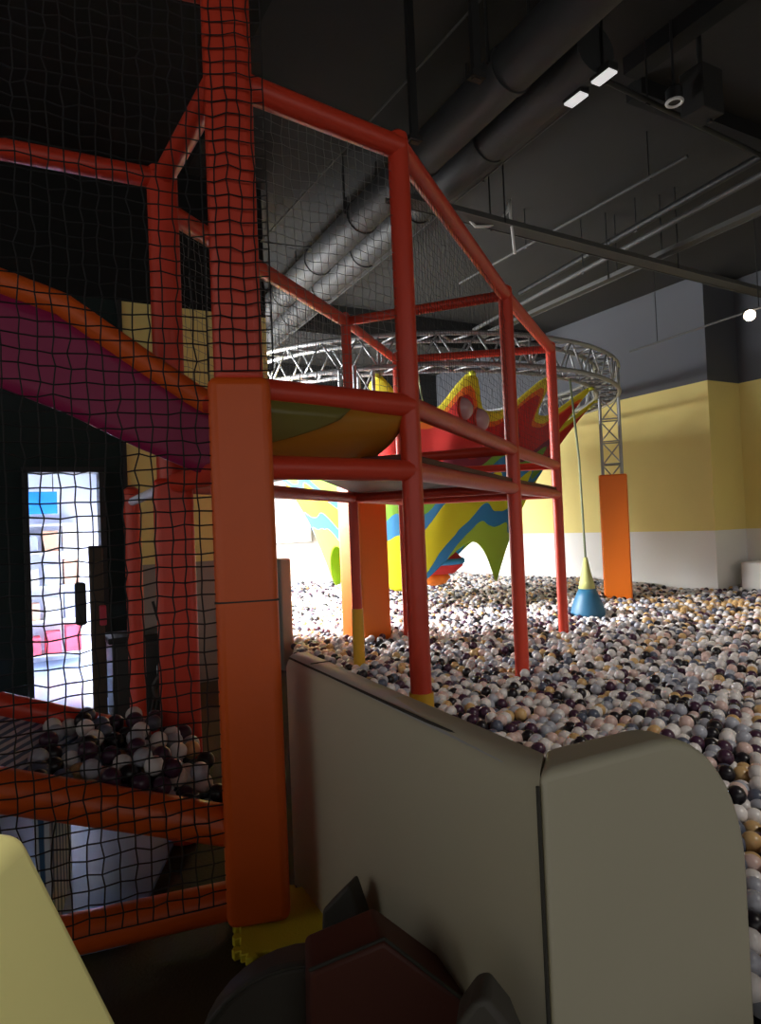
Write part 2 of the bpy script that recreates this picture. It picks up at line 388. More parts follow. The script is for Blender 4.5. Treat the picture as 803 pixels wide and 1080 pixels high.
# sloping rails of the ramp and the floor rail
zr0, zr1 = .345, .345+.29*1.75/.844
rail(A, zr0, LA, zr1, .075, M_orange); rail(Fn, .47, LF, .47+.3*1.3/.75, .055, M_red)
rail(A, .10, LA, .10, .07, M_orange)
# ramp bed with ribbed mat
def bed(u, v, dz=0):
    p = A.lerp(LA, u); q = Fn.lerp(LF, u)
    r = p.lerp(q, v); z = (zr0+(zr1-zr0)*u)*(1-v)+(.47+.5*u)*v-.045
    return V3(r.x, r.y, z+dz)
MB().grid(lambda u, v: bed(.03+.97*u, .04+.92*v), 12, 8).build('ramp_bed', M_rib, cf, solid=.04)
MB().box(bed(.42, .5, -.35), .05, .7, .55, Ld).build('ramp_support', M_rib, cf)
# magenta chute rising to the left, orange piping along its top edge
chute = [(-.44, 2.93, 1.86, 1.93), (-.62, 2.95, 1.765, 2.0), (-.78, 2.93, 1.765, 2.09), (-1.0, 2.85, 1.87, 2.25), (-1.25, 2.74, 2.01, 2.44), (-1.5, 2.62, 2.12, 2.53), (-2.0, 2.42, 2.27, 2.66)]
from bisect import bisect
def cpt(u, k):
    x = u*(len(chute)-1); i = min(int(x), len(chute)-2); t = x-i
    return chute[i][k]*(1-t)+chute[i+1][k]*t
off = V3(-.33, .94, 0)*.42
ch = MB()
ch.grid(lambda u, v: V3(cpt(u, 0), cpt(u, 1), cpt(u, 2)*(1-v)+cpt(u, 3)*v-.035*v), 30, 6)
ch.grid(lambda u, v: V3(cpt(u, 0), cpt(u, 1), (cpt(u, 2)+.13)*(1-v)+cpt(u, 3)*v-.035*v)+off, 30, 6)
ch.grid(lambda u, v: V3(cpt(u, 0), cpt(u, 1), cpt(u, 2)+.13)+off*v, 30, 6)
cho = ch.build('chute', M_mag, cf, smooth=True, solid=.03)
for o_ in (V3(0, 0, 0), off):
    MB().tube([V3(cpt(i/30, 0), cpt(i/30, 1), cpt(i/30, 3)+.005)+o_ for i in range(31)], .052, 12).build('piping', M_orpipe, cho, smooth='auto')
# amber sagging floor under the first bay, olive strip beside it
m0, m1 = up(A, 0)+V3(.1, .02, 0), up(Bn, 0)-V3(.02, .02, 0)
w_ = V3(-.66, .75, 0)*.85
def trough(u, v):
    p = m0.lerp(m1, u)+w_*v
    s_ = math.sin(PI*min(1, v))
    z = 2.02-.31*(s_**.55)*(1-.35*(u**1.6))
    return V3(p.x, p.y, z)
MB().grid(lambda u, v: trough(u, v), 20, 24).build('sagging_floor', M_amber, cf, smooth=True, solid=.012)
MB().grid(lambda u, v: trough(.55*u*(1-v*.999), .0+.105*v)+V3(.012, -.014, -.006), 14, 8).build('olive_patch', M_olive, cf, smooth=True, solid=.006)
# deck of the long bays and clear inner lining
MB().prism([up(Bn, 1.80), up(C_, 1.80), up(G, 1.80), up(A.lerp(Fn, .5)+V3(.35, .3, 0), 1.80)], (0, 0, .035)).build('deck', M_darkred, cf, bevel=.008)
MB().prism([up(C_, 1.80), up(D_, 1.80), up(H, 1.80), up(G, 1.80)], (0, 0, .035)).build('deck', M_darkred, cf, bevel=.008)

# nets
def net(name, c00, c10, c11, c01, cell, r, m, jit=.006, sag=.0, parent=cf):
    c00, c10, c11, c01 = map(Vector, (c00, c10, c11, c01))
    nu = max(2, round((c10-c00).length/cell)); nv = max(2, round((c01-c00).length/cell))
    nrm = (c10-c00).cross(c01-c00).normalized()
    P = {}
    for i in range(nu+1):
        for j in range(nv+1):
            u, v = i/nu, j/nv
            p = (c00*(1-u)+c10*u)*(1-v)+(c01*(1-u)+c11*u)*v
            b = math.sin(PI*u)*math.sin(PI*v)
            p = p+nrm*(sag*b)+Vector(rng.normal(0, 1, 3).tolist())*jit*(1 if 0 < i < nu and 0 < j < nv else .2)
            p.z += .012*math.sin(9*u+5*v)*b
            P[i, j] = p
    mb = MB()
    for i in range(nu+1): mb.tube([P[i, j] for j in range(nv+1)], r, 4, caps=False)
    for j in range(nv+1): mb.tube([P[i, j] for i in range(nu+1)], r, 4, caps=False)
    return mb.build(name, m, parent)
NSAG = -.02 if ((LA-A).cross(V3(0, 0, 1))).dot(V3(.333, -.943, 0)) < 0 else .02
fo = V3(.333, -.943, 0)*.122     # towards the front of the face
LB = LA
net('net_panel', up(A-V3(.13, 0, 0)+fo, .13), up(LB+fo, .13), up(LB+fo, 3.66), up(A-V3(.13, 0, 0)+fo, 3.66), .052, .0028, M_net, .004, NSAG)
net('net_panel', up(A+V3(.11, .03, 0)+fo, 2.11), up(A-V3(.13, 0, 0)+fo, 2.11), up(A-V3(.13, 0, 0)+fo, 3.66), up(A+V3(.11, .03, 0)+fo, 3.66), .052, .0028, M_net, .003, 0)
net('net_panel', up(A+V3(.08, .1, 0), 2.1), up(Bn, 2.1), up(Bn, ZT), up(A+V3(.08, .1, 0), ZT), .042, .0011, M_gnet, .003, .01)
net('net_panel', up(Bn, 2.1), up(C_, 2.1), up(C_, ZT), up(Bn, ZT), .045, .0010, M_net, .003, .01)
net('net_panel', up(C_, 2.1), up(D_, 2.1), up(D_, ZT), up(C_, ZT), .05, .0010, M_net, .003, .01)
net('net_panel', up(Fn, 2.1), up(G, 2.1), up(G, ZT), up(Fn, 3.12), .055, .0014, M_gnet, .003, .01)

# two glossy bubble windows set in the net above the middle rail
bcn = V3(e1.y, -e1.x, 0)
for t_, z_, r_b in ((.40, 2.18, .085), (.56, 2.16, .095)):
    c_ = up(Bn.lerp(C_, t_), z_)
    bw = MB(); dirx = (C_-Bn).normalized()
    vs_ = lambda a, b: c_+dirx*(r_b*math.cos(a)*math.cos(b))+V3(0, 0, r_b*math.cos(a)*math.sin(b)*.8)+bcn*(r_b*.7*math.sin(a))
    bw.grid(lambda u, v: vs_(PI/2*v, 2*PI*u), 24, 8)
    wb = bw.build('bubble_window', M_bubble, cf, smooth=True, solid=.004)
    MB().tube([vs_(0, 2*PI*k/24) for k in range(24)], .009, 8, closed=True).build('rim', M_red, wb, smooth=True)

# yellow jigsaw mat under the corner post
jm = MB(); pts = []
jx = V3(.98, .2, 0).normalized(); jy = V3(-jx.y, jx.x, 0); jc = A+jx*.13+jy*-.055
hw = .20
def jig(p, q, n):
    out = []; d_ = (q-p); L_ = d_.length; d_.normalize(); nn = V3(d_.y, -d_.x, 0)
    for k in range(n):
        s0, s1 = p+d_*L_*(k/n), p+d_*L_*((k+1)/n); w0 = L_/n
        out.append(s0)
        a_, b_ = s0+d_*w0*.3, s0+d_*w0*.7
        out += [a_, a_+nn*.022-d_*.008, a_.lerp(b_, .5)+nn*.03, b_+nn*.022+d_*.008, b_]
    return out
cs = [jc-jx*hw-jy*hw, jc+jx*hw-jy*hw, jc+jx*hw+jy*hw, jc-jx*hw+jy*hw]
for i in range(4): pts += jig(cs[i], cs[(i+1) % 4], 5)
jo = tag(MB().prism(pts, (0, 0, .03)).build('jigsaw_mat', M_mat, bevel=.004, seg=1), 'yellow jigsaw foam mat with toothed edges under the orange post', 'mat')

# ------------------------------------------------------------------ padded pit barrier
P0, P1 = V3(-.43, 2.93, 0), V3(.31, 1.45, 0)
d1 = (P1-P0).normalized(); n1 = V3(-d1.y, d1.x, 0)      # to the pit side
L2 = .67
d2 = V3(.885, .465, 0).normalized(); n2 = V3(-d2.y, d2.x, 0); P2 = P1+d2*L2
ZB = .965
b1 = empty('padded_barrier', (P0+P1)/2, 'long cream padded barrier running from orange post to the corner', 'barrier')
th = .12; P1e = P1-d1*.004
prof = [(0, 0), (0, ZB-.05), (.008, ZB-.025), (.025, ZB-.008), (.05, ZB), (th-.03, ZB), (th-.008, ZB-.02), (th, ZB-.05), (th, 0)]
def sweep(p, q, nrm, prof, n=12, wav=0):
    mb = MB(); k = len(prof)
    vs = []
    for i in range(n+1):
        c = p.lerp(q, i/n)
        for (o, z) in prof: vs.append(c+nrm*o+V3(0, 0, z))
    fs = [(i*k+j, i*k+j+1, (i+1)*k+j+1, (i+1)*k+j) for i in range(n) for j in range(k-1)]
    fs += [tuple(range(k)), tuple(n*k+j for j in range(k-1, -1, -1))]
    return mb.add(vs, fs)
den = n1.x*n2.y-n1.y*n2.x
IX = V3((th*n2.y-th*n1.y)/den, (n1.x*th-n2.x*th)/den, 0)   # inner corner relative to P1
bm1 = sweep(P0, P1, n1, prof)
kp = len(prof); last = len(bm1.v)-kp
for j_, (o_, z_) in enumerate(prof): bm1.v[last+j_] = tuple(P1+IX*(o_/th)+V3(0, 0, z_))
bm1.build('body', M_cream, b1, smooth='auto')
cap = sweep(P0+V3(0, 0, .004), P1e-d1*.14+V3(0, 0, -.006), n1, [(.012, ZB-.014), (.03, ZB-.003), (.05, ZB+.002), (th-.03, ZB+.002), (th-.006, ZB-.016)]).build('cap', M_captop, b1, smooth='auto')
MB().tube(line(P0+n1*.016+V3(0, 0, ZB-.012), P1e-d1*.55+n1*.018+V3(0, 0, ZB-.010), 8)+line(P1e-d1*.5+n1*.02+V3(0, 0, ZB-.011), P1e-d1*.10+n1*.04+V3(0, 0, ZB-.014), 5), .0045, 8).build('seam', M_seam, b1)
MB().box(P0+d1*.26+n1*.06+V3(0, 0, ZB+.005), .004, .09, .004, d1).build('cap_joint', M_seam, b1)
b2 = empty('padded_barrier', P1+d2*.4, 'short cream padded barrier end with a big rounded top corner', 'barrier')
poly = [P1+V3(0, 0, 0), P2+V3(0, 0, 0)]
RX, RZ = .30, .38
for k in range(13):
    t = k/12*PI/2
    poly.append(P2-d2*RX+d2*RX*math.cos(t)+V3(0, 0, ZB-RZ+RZ*math.sin(t)))
poly.append(P1+V3(0, 0, ZB))
pm = MB().prism(poly, n2*th); npq = len(poly)
for j_, q_ in enumerate(poly):
    if abs(q_.x-P1.x) < 1e-6: pm.v[npq+j_] = tuple(q_+IX)
pm.build('body', M_cream, b2, bevel=.022, seg=4)
MB().tube(line(P1+V3(-.004, -.004, .0), P1+V3(-.004, -.004, ZB-.025), 6), .0045, 8).build('seam', M_seam, b2)

# ------------------------------------------------------------------ ring truss with padded columns
RO = V3(.48, 10.37, 0); RR = 2.9
tr = empty('ring_truss', RO, 'silver circular lattice truss on orange padded columns holding the crochet net', 'truss')
NS = 96
def ringp(r, z, t): return RO+V3(r*math.cos(t), r*math.sin(t), z)
for r, z in ((RR-.15, 3.22), (RR+.15, 3.22), (RR-.15, 3.56), (RR+.15, 3.56)):
    MB().tube([ringp(r, z, 2*PI*k/NS) for k in range(NS)], .027, 10, closed=True).build('chord', M_alu, tr, smooth=True)
lat = MB(); nb = 44
for k in range(nb):
    t0, t1, tm = 2*PI*k/nb, 2*PI*(k+1)/nb, 2*PI*(k+.5)/nb
    for r in (RR-.15, RR+.15):
        lat.tube([ringp(r, 3.22, t0), ringp(r, 3.56, tm)], .012, 6); lat.tube([ringp(r, 3.56, tm), ringp(r, 3.22, t1)], .012, 6)
        if k % 4 == 0: lat.tube([ringp(r, 3.22, t0), ringp(r, 3.56, t0)], .016, 6)
    for z in (3.22, 3.56):
        lat.tube([ringp(RR-.15, z, t0), ringp(RR+.15, z, tm)], .012, 6); lat.tube([ringp(RR+.15, z, tm), ringp(RR-.15, z, t1)], .012, 6)
lat.build('lattice', M_alu, tr, smooth=True)
def column(p, rot, zpad):
    a = V3(math.cos(rot), math.sin(rot), 0); b = V3(-a.y, a.x, 0); h = .13
    cc = MB()
    for i in (-1, 1):
        for j in (-1, 1): cc.tube([up(p, 0)+a*h*i+b*h*j, up(p, 3.22)+a*h*i+b*h*j], .022, 10)
    co = cc.build('column', M_alu, tr, smooth='auto')
    l = MB(); nz = 10
    for f in range(4):
        u0, u1 = [(a+b, a-b), (a-b, -a-b), (-a-b, b-a), (b-a, a+b)][f]
        for k in range(nz):
            z0, z1 = k*3.22/nz, (k+1)*3.22/nz
            s0, s1 = (u0, u1) if k % 2 else (u1, u0)
            l.tube([up(p, z0)+s0*h, up(p, z1)+s1*h], .010, 6); l.tube([up(p, z0)+u0*h, up(p, z0)+u1*h], .010, 6)
    l.build('lattice', M_alu, co)
    MB().box((p.x, p.y, zpad/2+.02), .385, .385, zpad, a).build('pad', M_brightor, co, bevel=.025)
column(V3(3.37, 9.85, 0), math.radians(-18), 2.08)
column(V3(-.20, 7.42, 0), math.radians(40), 2.10)
# ------------------------------------------------------------------ crochet climbing net
cn = empty('crochet_net', V3(RO.x, RO.y, .6), 'huge rainbow crochet climbing net hung inside the silver ring', 'climbing net')
NP = 16; NL = 4; NU, NV = 216, 60
def netp(ph, s):
    pk = (.5+.5*math.cos(NP*(ph+math.radians(99.5))))**2.0
    top = 2.84+.36*pk
    lb = (.5+.5*math.cos(NL*(ph+.20)))
    bot = 1.24-.62*lb**.85
    z = top+(bot-top)*s
    zz = min(1, max(0, (3.2-z)/(3.2-.6)))
    r = 2.66-1.5*zz**.9-.16*math.sin(PI*zz)
    r += .10*pk*(1-s)**2 - .06*(1-pk)*(1-s)**2 + .07*math.sin(NL*(ph+.20)+1.4)*s*(1-s*.3)
    return V3(RO.x+r*math.cos(ph), RO.y+r*math.sin(ph), z)
mb = MB(); mb.grid(lambda u, v: netp(2*PI*u, v), NU, NV)
bo = mb.build('bowl', M_knit, cn, smooth=True, solid=.02)
uvl = bo.data.uv_layers.new(name='UVMap')
uvs = np.empty(len(bo.data.loops)*2, np.float32)
vi = np.empty(len(bo.data.loops), np.int32); bo.data.loops.foreach_get('vertex_index', vi)
uvs[0::2] = (vi % (NU+1))/NU; uvs[1::2] = (vi//(NU+1))/NV
uvl.data.foreach_set('uv', uvs)
for k in range(NP):
    ph = 2*PI*k/NP-math.radians(99.5)
    p = netp(ph, 0)
    MB().tube([p-V3(0, 0, .03), p.lerp(ringp(RR-.15, 3.22, ph), .5), ringp(RR-.15, 3.22, ph)], .02, 8, rs=[.05, .025, .014]).build('tie', M_kyel, cn, smooth=True)
# centre pod hanging inside the net
pd = V3(.72, 9.75, 0)
pod = MB().lathe([(.03, 1.62), (.06, 1.45), (.12, 1.25), (.32, 1.10), (.44, .98), (.42, .90), (.3, .8), (.02, .77)], pd, 28).build('pod', M_kred, cn, smooth=True)
MB().lathe([(.425, .925), (.452, .95), (.452, .99), (.425, 1.01)], pd, 28).build('band', M_kblue, pod, smooth=True)
MB().lathe([(.20, .80), (.24, .74), (.16, .65), (.02, .62)], pd, 24).build('tip', M_korange, pod, smooth=True)
MB().tube([pd+V3(0, 0, 1.6), pd+V3(0, .2, 3.0), ringp(RR-.15, 3.22, -PI/2)], .012, 6).build('cord', M_rope, pod)
# hanging pear-shaped swing
sp_ = V3(2.47, 8.32, 0)
sw = empty('pear_swing', sp_+V3(0, 0, .25), 'blue pear shaped swing on a long rope near the orange column', 'swing')
MB().lathe([(.02, .25), (.15, .26), (.205, .30), (.205, .36), (.18, .45), (.135, .56), (.10, .64)], sp_, 28).build('seat', M_blueseat, sw, smooth=True)
MB().lathe([(.103, .62), (.085, .72), (.05, .86), (.022, 1.02)], sp_, 24).build('cone', M_ropey, sw, smooth=True)
MB().tube([sp_+V3(0, 0, 1.0), sp_+V3(-.02, .0, 2.2), V3(2.40, 8.38, 3.22)], .014, 8).build('rope', M_rope, sw, smooth=True)

# ------------------------------------------------------------------ foam blocks in the foreground
yb = empty('foam_wedge', V3(-1.0, .95, 0), 'large pale yellow foam wedge with a slanted side close to the viewer', 'foam block')
z0 = 1.07; xr = -.555
sl = .47
MB().prism([V3(-1.9, 1.04, 0), V3(xr+z0*sl, 1.04, 0), V3(xr, 1.04, z0), V3(-1.9, 1.04, z0+.03)], (0, -.30, 0)).build('body', M_pad, yb, bevel=.03, seg=4)
MB().tube([V3(xr+z0*sl-.02, 1.045, .01), V3(xr-.02, 1.045, z0-.02)], .004, 8).build('seam', M_seam, yb)
rb = empty('foam_block', V3(.0, 1.8, 0), 'brown red house shaped foam block in front of the cream barrier', 'foam block')
E1 = [V3(-.235, 1.72, 0), V3(.205, 1.72, 0), V3(.215, 1.72, .27), V3(-.035, 1.72, .47), V3(-.225, 1.72, .40)]
MB().prism(E1, (-.03, .16, 0)).build('body', M_darkred, rb, bevel=.015)
MB().tube([V3(.205, 1.72, .275), V3(-.035, 1.72, .475), V3(-.225, 1.72, .405)], .005, 8).build('seam', M_seam, rb)
ga = empty('foam_arch', V3(-.42, 1.85, 0), 'rounded grey foam arch left of the brown red block', 'foam block')
pl = [V3(-.24, 1.86, 0)]+[V3(-.24-.34*math.sin(t*PI/20), 1.86, .335*math.cos(t*PI/20)) for t in range(11)]
MB().prism(pl, (0, .11, 0)).build('body', M_gfoam, ga, bevel=.02)
MB().tube([V3(-.24-.335*math.sin(t*PI/20), 1.857, .33*math.cos(t*PI/20)) for t in range(11)], .005, 8).build('seam', M_seam, ga)
gt = tag(MB().prism([V3(-.26, 2.2, 0), V3(-.08, 2.12, 0), V3(-.11, 2.13, .27), V3(-.15, 2.15, .39), V3(-.24, 2.19, .29)], (.03, .07, 0)).build('foam_block', M_gfoam, bevel=.012), 'small grey pointed foam block behind the brown red block', 'foam block')
gr = tag(MB().prism([V3(.10, 1.42, 0), V3(.27, 1.42, 0), V3(.265, 1.42, .42), V3(.225, 1.42, .53), V3(.185, 1.42, .585), V3(.16, 1.42, .58), V3(.12, 1.42, .53)], (-.02, -.09, 0)).build('foam_block', M_gfoam, bevel=.02), 'grey foam block with a peaked top leaning at the barrier corner', 'foam block')

# ------------------------------------------------------------------ ceiling services
def duct(p, q, r, label):
    p, q = Vector(p), Vector(q)
    o = empty('air_duct', (p+q)/2, label, 'duct', 'round ceiling ducts')
    MB().tube(line(p, q, 12), r, 28).build('pipe', M_duct, o, smooth='auto')
    L_ = (q-p).length
    for k in range(1, int(L_/1.2)):
        c = p.lerp(q, k*1.2/L_); d_ = (q-p).normalized()
        MB().tube([c-d_*.025, c+d_*.025], r+.012, 28).build('collar', M_duct, o, smooth='auto')
        if k % 2:
            for s_ in (-1, 1):
                x = Vector((-d_.y, d_.x, 0))*s_*(r+.02)
                MB().tube([c+x, up(c+x, ZC)], .012, 6).build('hanger', M_dpipe, o)
dA0 = V3(1.29, 4.10, 4.6); dd = (V3(-1.14, 8.9, 4.6)-dA0).normalized()
nd = V3(-dd.y, dd.x, 0)
duct(dA0-dd*3.0, dA0+dd*9.0, .165, 'round grey air duct, left of the two slanting under the ceiling')
d20 = V3(1.55, 4.45, 4.6)
duct(d20, d20+dd*9.0, .165, 'round grey air duct, right of the two slanting under the ceiling')
def tray(p, q, w, label, h=.05):
    p, q = Vector(p), Vector(q); d_ = (q-p).normalized(); n_ = V3(-d_.y, d_.x, 0); L_ = (q-p).length; c = (p+q)/2
    o = empty('cable_tray', c, label, 'cable tray', 'cable trays')
    for s_ in (-1, 1): MB().box(c+n_*s_*w/2, L_, .012, h, d_).build('side_rail', M_pipe, o)
    MB().box(c-V3(0, 0, h/2-.008), L_, w-.02, .006, d_).build('base', M_duct, o)
    for k in range(1, int(L_/2.6)+1):
        for s_ in (-1, 1):
            c2 = p+d_*min(L_-.1, k*2.6-1.4)+n_*s_*(w/2+.015)
            MB().tube([c2-V3(0, 0, .03), up(c2, ZC)], .008, 6).build('hanger_rod', M_dpipe, o)
tray(V3(.2, 5.75, 4.3), V3(6.1, 9.4, 4.3), .17, 'grey cable tray crossing above the net ring to the right wall')
tray(V3(4.7, 4.9, 4.42), V3(1.7, 10.7, 4.42), .12, 'grey cable tray running away above the ball pit')
t3 = V3(1.50, 4.77, 4.48)
tray(t3, t3+dd*7, .09, 'grey cable tray alongside the right air duct')
def pipe(p, q, r, label, m=M_pipe, name='ceiling_pipe', hang=True):
    p, q = Vector(p), Vector(q)
    o = empty(name, (p+q)/2, label, 'pipe')
    MB().tube(line(p, q, 8), r, 12).build('pipe', m, o, smooth='auto')
    if hang:
        for t in (.12, .62):
            c = p.lerp(q, t)
            MB().tube([c, up(c, ZC)], .007, 6).build('hanger', M_dpipe, o)
            MB().tube([c+V3(0, 0, -r-.004)-(q-p).normalized()*.02, c+V3(0, 0, -r-.004)+(q-p).normalized()*.02], .008, 6).build('clip', M_dpipe, o)
pipe(V3(4.3, 4.5, 4.55), V3(1.6, 10.75, 4.55), .03, 'grey sprinkler pipe nearest the middle of the ball pit ceiling')
pipe(V3(4.6, 4.42, 4.85), V3(2.2, 10.0, 4.85), .04, 'black painted pipe high beside the sprinkler pipe', M_dpipe)
pipe(V3(2.93, 6.15, 4.75), V3(1.2, 9.2, 4.75), .016, 'thin grey conduit under the dark ceiling panel')
pipe(V3(1.79, 4.95, 4.7), V3(5.2, 7.15, 4.7), .022, 'thin black pipe crossing from the duct to the right', M_dpipe)
pipe(V3(.85, 3.8, 4.62), V3(-1.17, 7.3, 4.62), .008, 'thin pale cable strung across the ceiling above the first bay', M_pipe, 'ceiling_cable', False)
pipe(V3(-1.17, 7.3, 4.62), V3(-.63, 7.53, 4.62), .008, 'short pale cable end hanging level past the first bay', M_pipe, 'ceiling_cable', False)
# black drop rods
for (x, y, lb) in ((.31, 4.24, 'nearer the orange rail'), (.62, 3.66, 'nearer the round ducts')):
    o = empty('drop_rod', V3(x, y, 4.2), 'flat black steel drop strap hanging %s' % lb, 'strap', 'black drop straps')
    MB().box((x, y, 4.55), .05, .03, 1.3, g2).build('strap', M_dpipe, o)
    MB().box((x, y, 3.92), .09, .06, .03, g2).build('bracket', M_dpipe, o)
# ceiling beams
struct('beam_1', MB().box(V3(2.62, 4.7, ZC-.07)-g1*.9, 3.6, .16, .14, g1), M_ceilblack)
struct('beam_2', MB().box(V3(2.22, 5.7, ZC-.07)+g2*2.6, 5.0, .16, .14, g2), M_ceilblack)
struct('beam_5', MB().box(AB(6.0, 10.3, ZC-.25), 8.0, .35, .50, g2), M_ceilblack)
# loop of white cable
lc = [V3(.86, 6.16, 4.325), V3(1.0, 6.33, 4.265), V3(1.12, 6.35, 4.27), V3(1.24, 6.38, 4.32), V3(1.32, 6.4, 4.43), V3(1.35, 6.4, 4.54), V3(1.345, 6.4, 4.38), V3(1.36, 6.4, 4.2), V3(1.37, 6.4, 4.02)]
tag(MB().tube(lc, .014, 8).build('hanging_cable', M_white, smooth=True), 'loose white cable looped over the grey tray', 'cable')
# pale tube lamps beside the duct
for p, lb in ((V3(1.48, 4.69, 4.42), 'left'), (V3(1.60, 4.46, 4.42), 'right')):
    o = empty('ceiling_lamp', p, 'short pale rectangular lamp by the duct, %s of the two' % lb, 'lamp', 'pale lamps by the duct')
    MB().box(p+V3(0, 0, .02), .09, .17, .05, g2).build('housing', M_dpipe, o, bevel=.006)
    MB().box(p-V3(0, 0, .012), .08, .155, .016, g2).build('diffuser', M_tube, o, bevel=.004)
    MB().tube([p, up(p, ZC)], .008, 6).build('hanger', M_dpipe, o)
# small ringed spot and hanging box
p = V3(2.33, 5.05, 4.62)
o = empty('spotlight', p, 'small round ceiling spotlight with a white ring', 'spotlight')
MB().lathe([(.05, -.04), (.062, -.03), (.062, .05), (.03, .08)], p, 20).build('housing', M_dpipe, o, smooth='auto')
MB().tube([p+V3(.055*math.cos(t*PI/12), .055*math.sin(t*PI/12), -.04) for t in range(24)], .012, 8, closed=True).build('ring', M_white, o, smooth=True)
MB().tube([p+V3(0, 0, .07), up(p, ZC)], .012, 8).build('stem', M_dpipe, o)
p = V3(2.56, 5.10, 4.66)
o = empty('ceiling_box', p, 'dark square box hanging beside the ringed spotlight', 'box')
MB().box(p, .24, .2, .34, g2).build('body', M_ceil, o, bevel=.008)
MB().tube([p+V3(0, 0, .17), up(p, ZC)], .02, 8).build('hanger', M_dpipe, o)
MB().box(p-V3(0, 0, .18)+g2*.08, .03, .03, .03, g2).build('connector', M_dpipe, o)
# glowing spotlight on a track at the right
ta, tb = V3(3.9, 10.35, 4.0), V3(5.0, 7.9, 4.0)
o = empty('light_track', (ta+tb)/2, 'thin dark light track slanting across the grey upper wall', 'track')
MB().tube([ta, tb], .016, 8).build('rail', M_pipe, o)
for t in (.2, .8):
    c = ta.lerp(tb, t); MB().tube([c, up(c, ZC)], .006, 6).build('hanger', M_dpipe, o)
lp = V3(4.72, 8.50, 3.95)
o = empty('track_lamp', lp, 'glowing warm track spotlight by the dark upper wall', 'spotlight')
ax = V3(-.25, -.85, -.45).normalized()
MB().tube([lp-ax*.16, lp-ax*.02, lp+ax*.02], .075, 18, rs=[.05, .075, .08]).build('housing', M_dpipe, o, smooth='auto')
MB().tube([lp+ax*.018, lp+ax*.03], .066, 18).build('lens', M_lamp, o)
MB().tube([lp-ax*.1, V3(4.69, 8.55, 4.0)], .012, 8).build('arm', M_dpipe, o)

# ------------------------------------------------------------------ balls
CL = [('white', srgb(236, 230, 228)), ('pale grey', srgb(176, 178, 190)), ('black', srgb(34, 30, 36)), ('dark purple', srgb(72, 44, 66)), ('tan', srgb(214, 176, 122)), ('slate grey', srgb(92, 98, 116)), ('pale pink', srgb(224, 194, 186))]
WT = np.array([.34, .17, .13, .11, .07, .08, .10])
BM = [mat('%s ball plastic' % n, c, .32) for n, c in CL]
BR = .038
import bmesh
def ico(sub):
    b = bmesh.new(); bmesh.ops.create_icosphere(b, subdivisions=sub, radius=1); b.verts.ensure_lookup_table()
    v = np.array([x.co[:] for x in b.verts], np.float32); f = np.array([[x.index for x in y.verts] for y in b.faces], np.int32); b.free(); return v, f
def ball_mass(name, pos, cid, sub, rad=None):
    v, f = ico(sub); n = len(pos); nv, nf = len(v), len(f)
    vv = (v[None]*(rad[:, None, None] if rad is not None else BR)+pos[:, None, :]).reshape(-1, 3).astype(np.float32)
    ff = (f[None]+(np.arange(n)*nv)[:, None, None]).reshape(-1).astype(np.int32)
    me = bpy.data.meshes.new(name); me.vertices.add(n*nv); me.vertices.foreach_set('co', vv.ravel())
    me.loops.add(len(ff)); me.loops.foreach_set('vertex_index', ff)
    me.polygons.add(n*nf); me.polygons.foreach_set('loop_start', np.arange(0, n*nf*3, 3, dtype=np.int32))
    me.polygons.foreach_set('material_index', np.repeat(cid, nf).astype(np.int32))
    for m in BM: me.materials.append(m)
    me.update(calc_edges=True); me.shade_smooth()
    o = bpy.data.objects.new(name, me); COL.objects.link(o); return o
# hexagonal scatter over the pit, two layers deep
sp = .0755
ys = np.arange(.95, 17.6, sp*.88); allp = []
for j, y in enumerate(ys):
    x = np.arange(-3.2, 9.3, sp)+(sp/2 if j % 2 else 0)
    allp.append(np.stack([x, np.full_like(x, y)], 1))
xy = np.concatenate(allp); xy += rng.uniform(-.011, .011, xy.shape)
a_ = xy[:, 0]*g2.x+xy[:, 1]*g2.y; b_ = xy[:, 0]*g1.x+xy[:, 1]*g1.y
X, Y = xy[:, 0], xy[:, 1]
# inside of the barrier lines
s1 = (X-P0.x)*n1.x+(Y-P0.y)*n1.y; t1 = (X-P0.x)*d1.x+(Y-P0.y)*d1.y
s2 = (X-P1.x)*n2.x+(Y-P1.y)*n2.y; t2 = (X-P1.x)*d2.x+(Y-P1.y)*d2.y
keep = (a_ < np.where(b_ < 6.66, 10.30, 9.53)) & (b_ < 14.0)
keep &= np.where(b_ > 6.9, a_ > 2.76, True) | ((b_ > 7.2) & (a_ > 1.65))
keep &= ~((a_ > 1.0) & (a_ < 2.76) & (b_ > 6.8) & (b_ < 7.3))
# left border: from P0 to the wall end
LBx = P0.x+(AB(2.62, B0-.15).x-P0.x)*(Y-P0.y)/(AB(2.62, B0-.15).y-P0.y)
keep &= (X > LBx+.05) | (Y > 7.3)
behind = (s2 > .115+BR); beyond = (t2 > L2+BR+.01)
keep &= ((s1 > th+BR) & behind) | (beyond & (s1 > 0)) | (Y > P0.y+.3)
keep &= np.hypot(X-A.x, Y-A.y) > .2
keep &= (np.abs(X)/Y < 1.5)
for q_, rr_ in ((Bn, .06), (C_, .06), (D_, .06), (G, .05), (H, .05), (V3(3.37, 9.85, 0), .22), (V3(-.2, 7.42, 0), .24)):
    keep &= np.hypot(X-q_.x, Y-q_.y) > rr_+BR*.8
keep &= ~((a_ > 9.88) & (b_ > 3.85) & (b_ < 6.55))
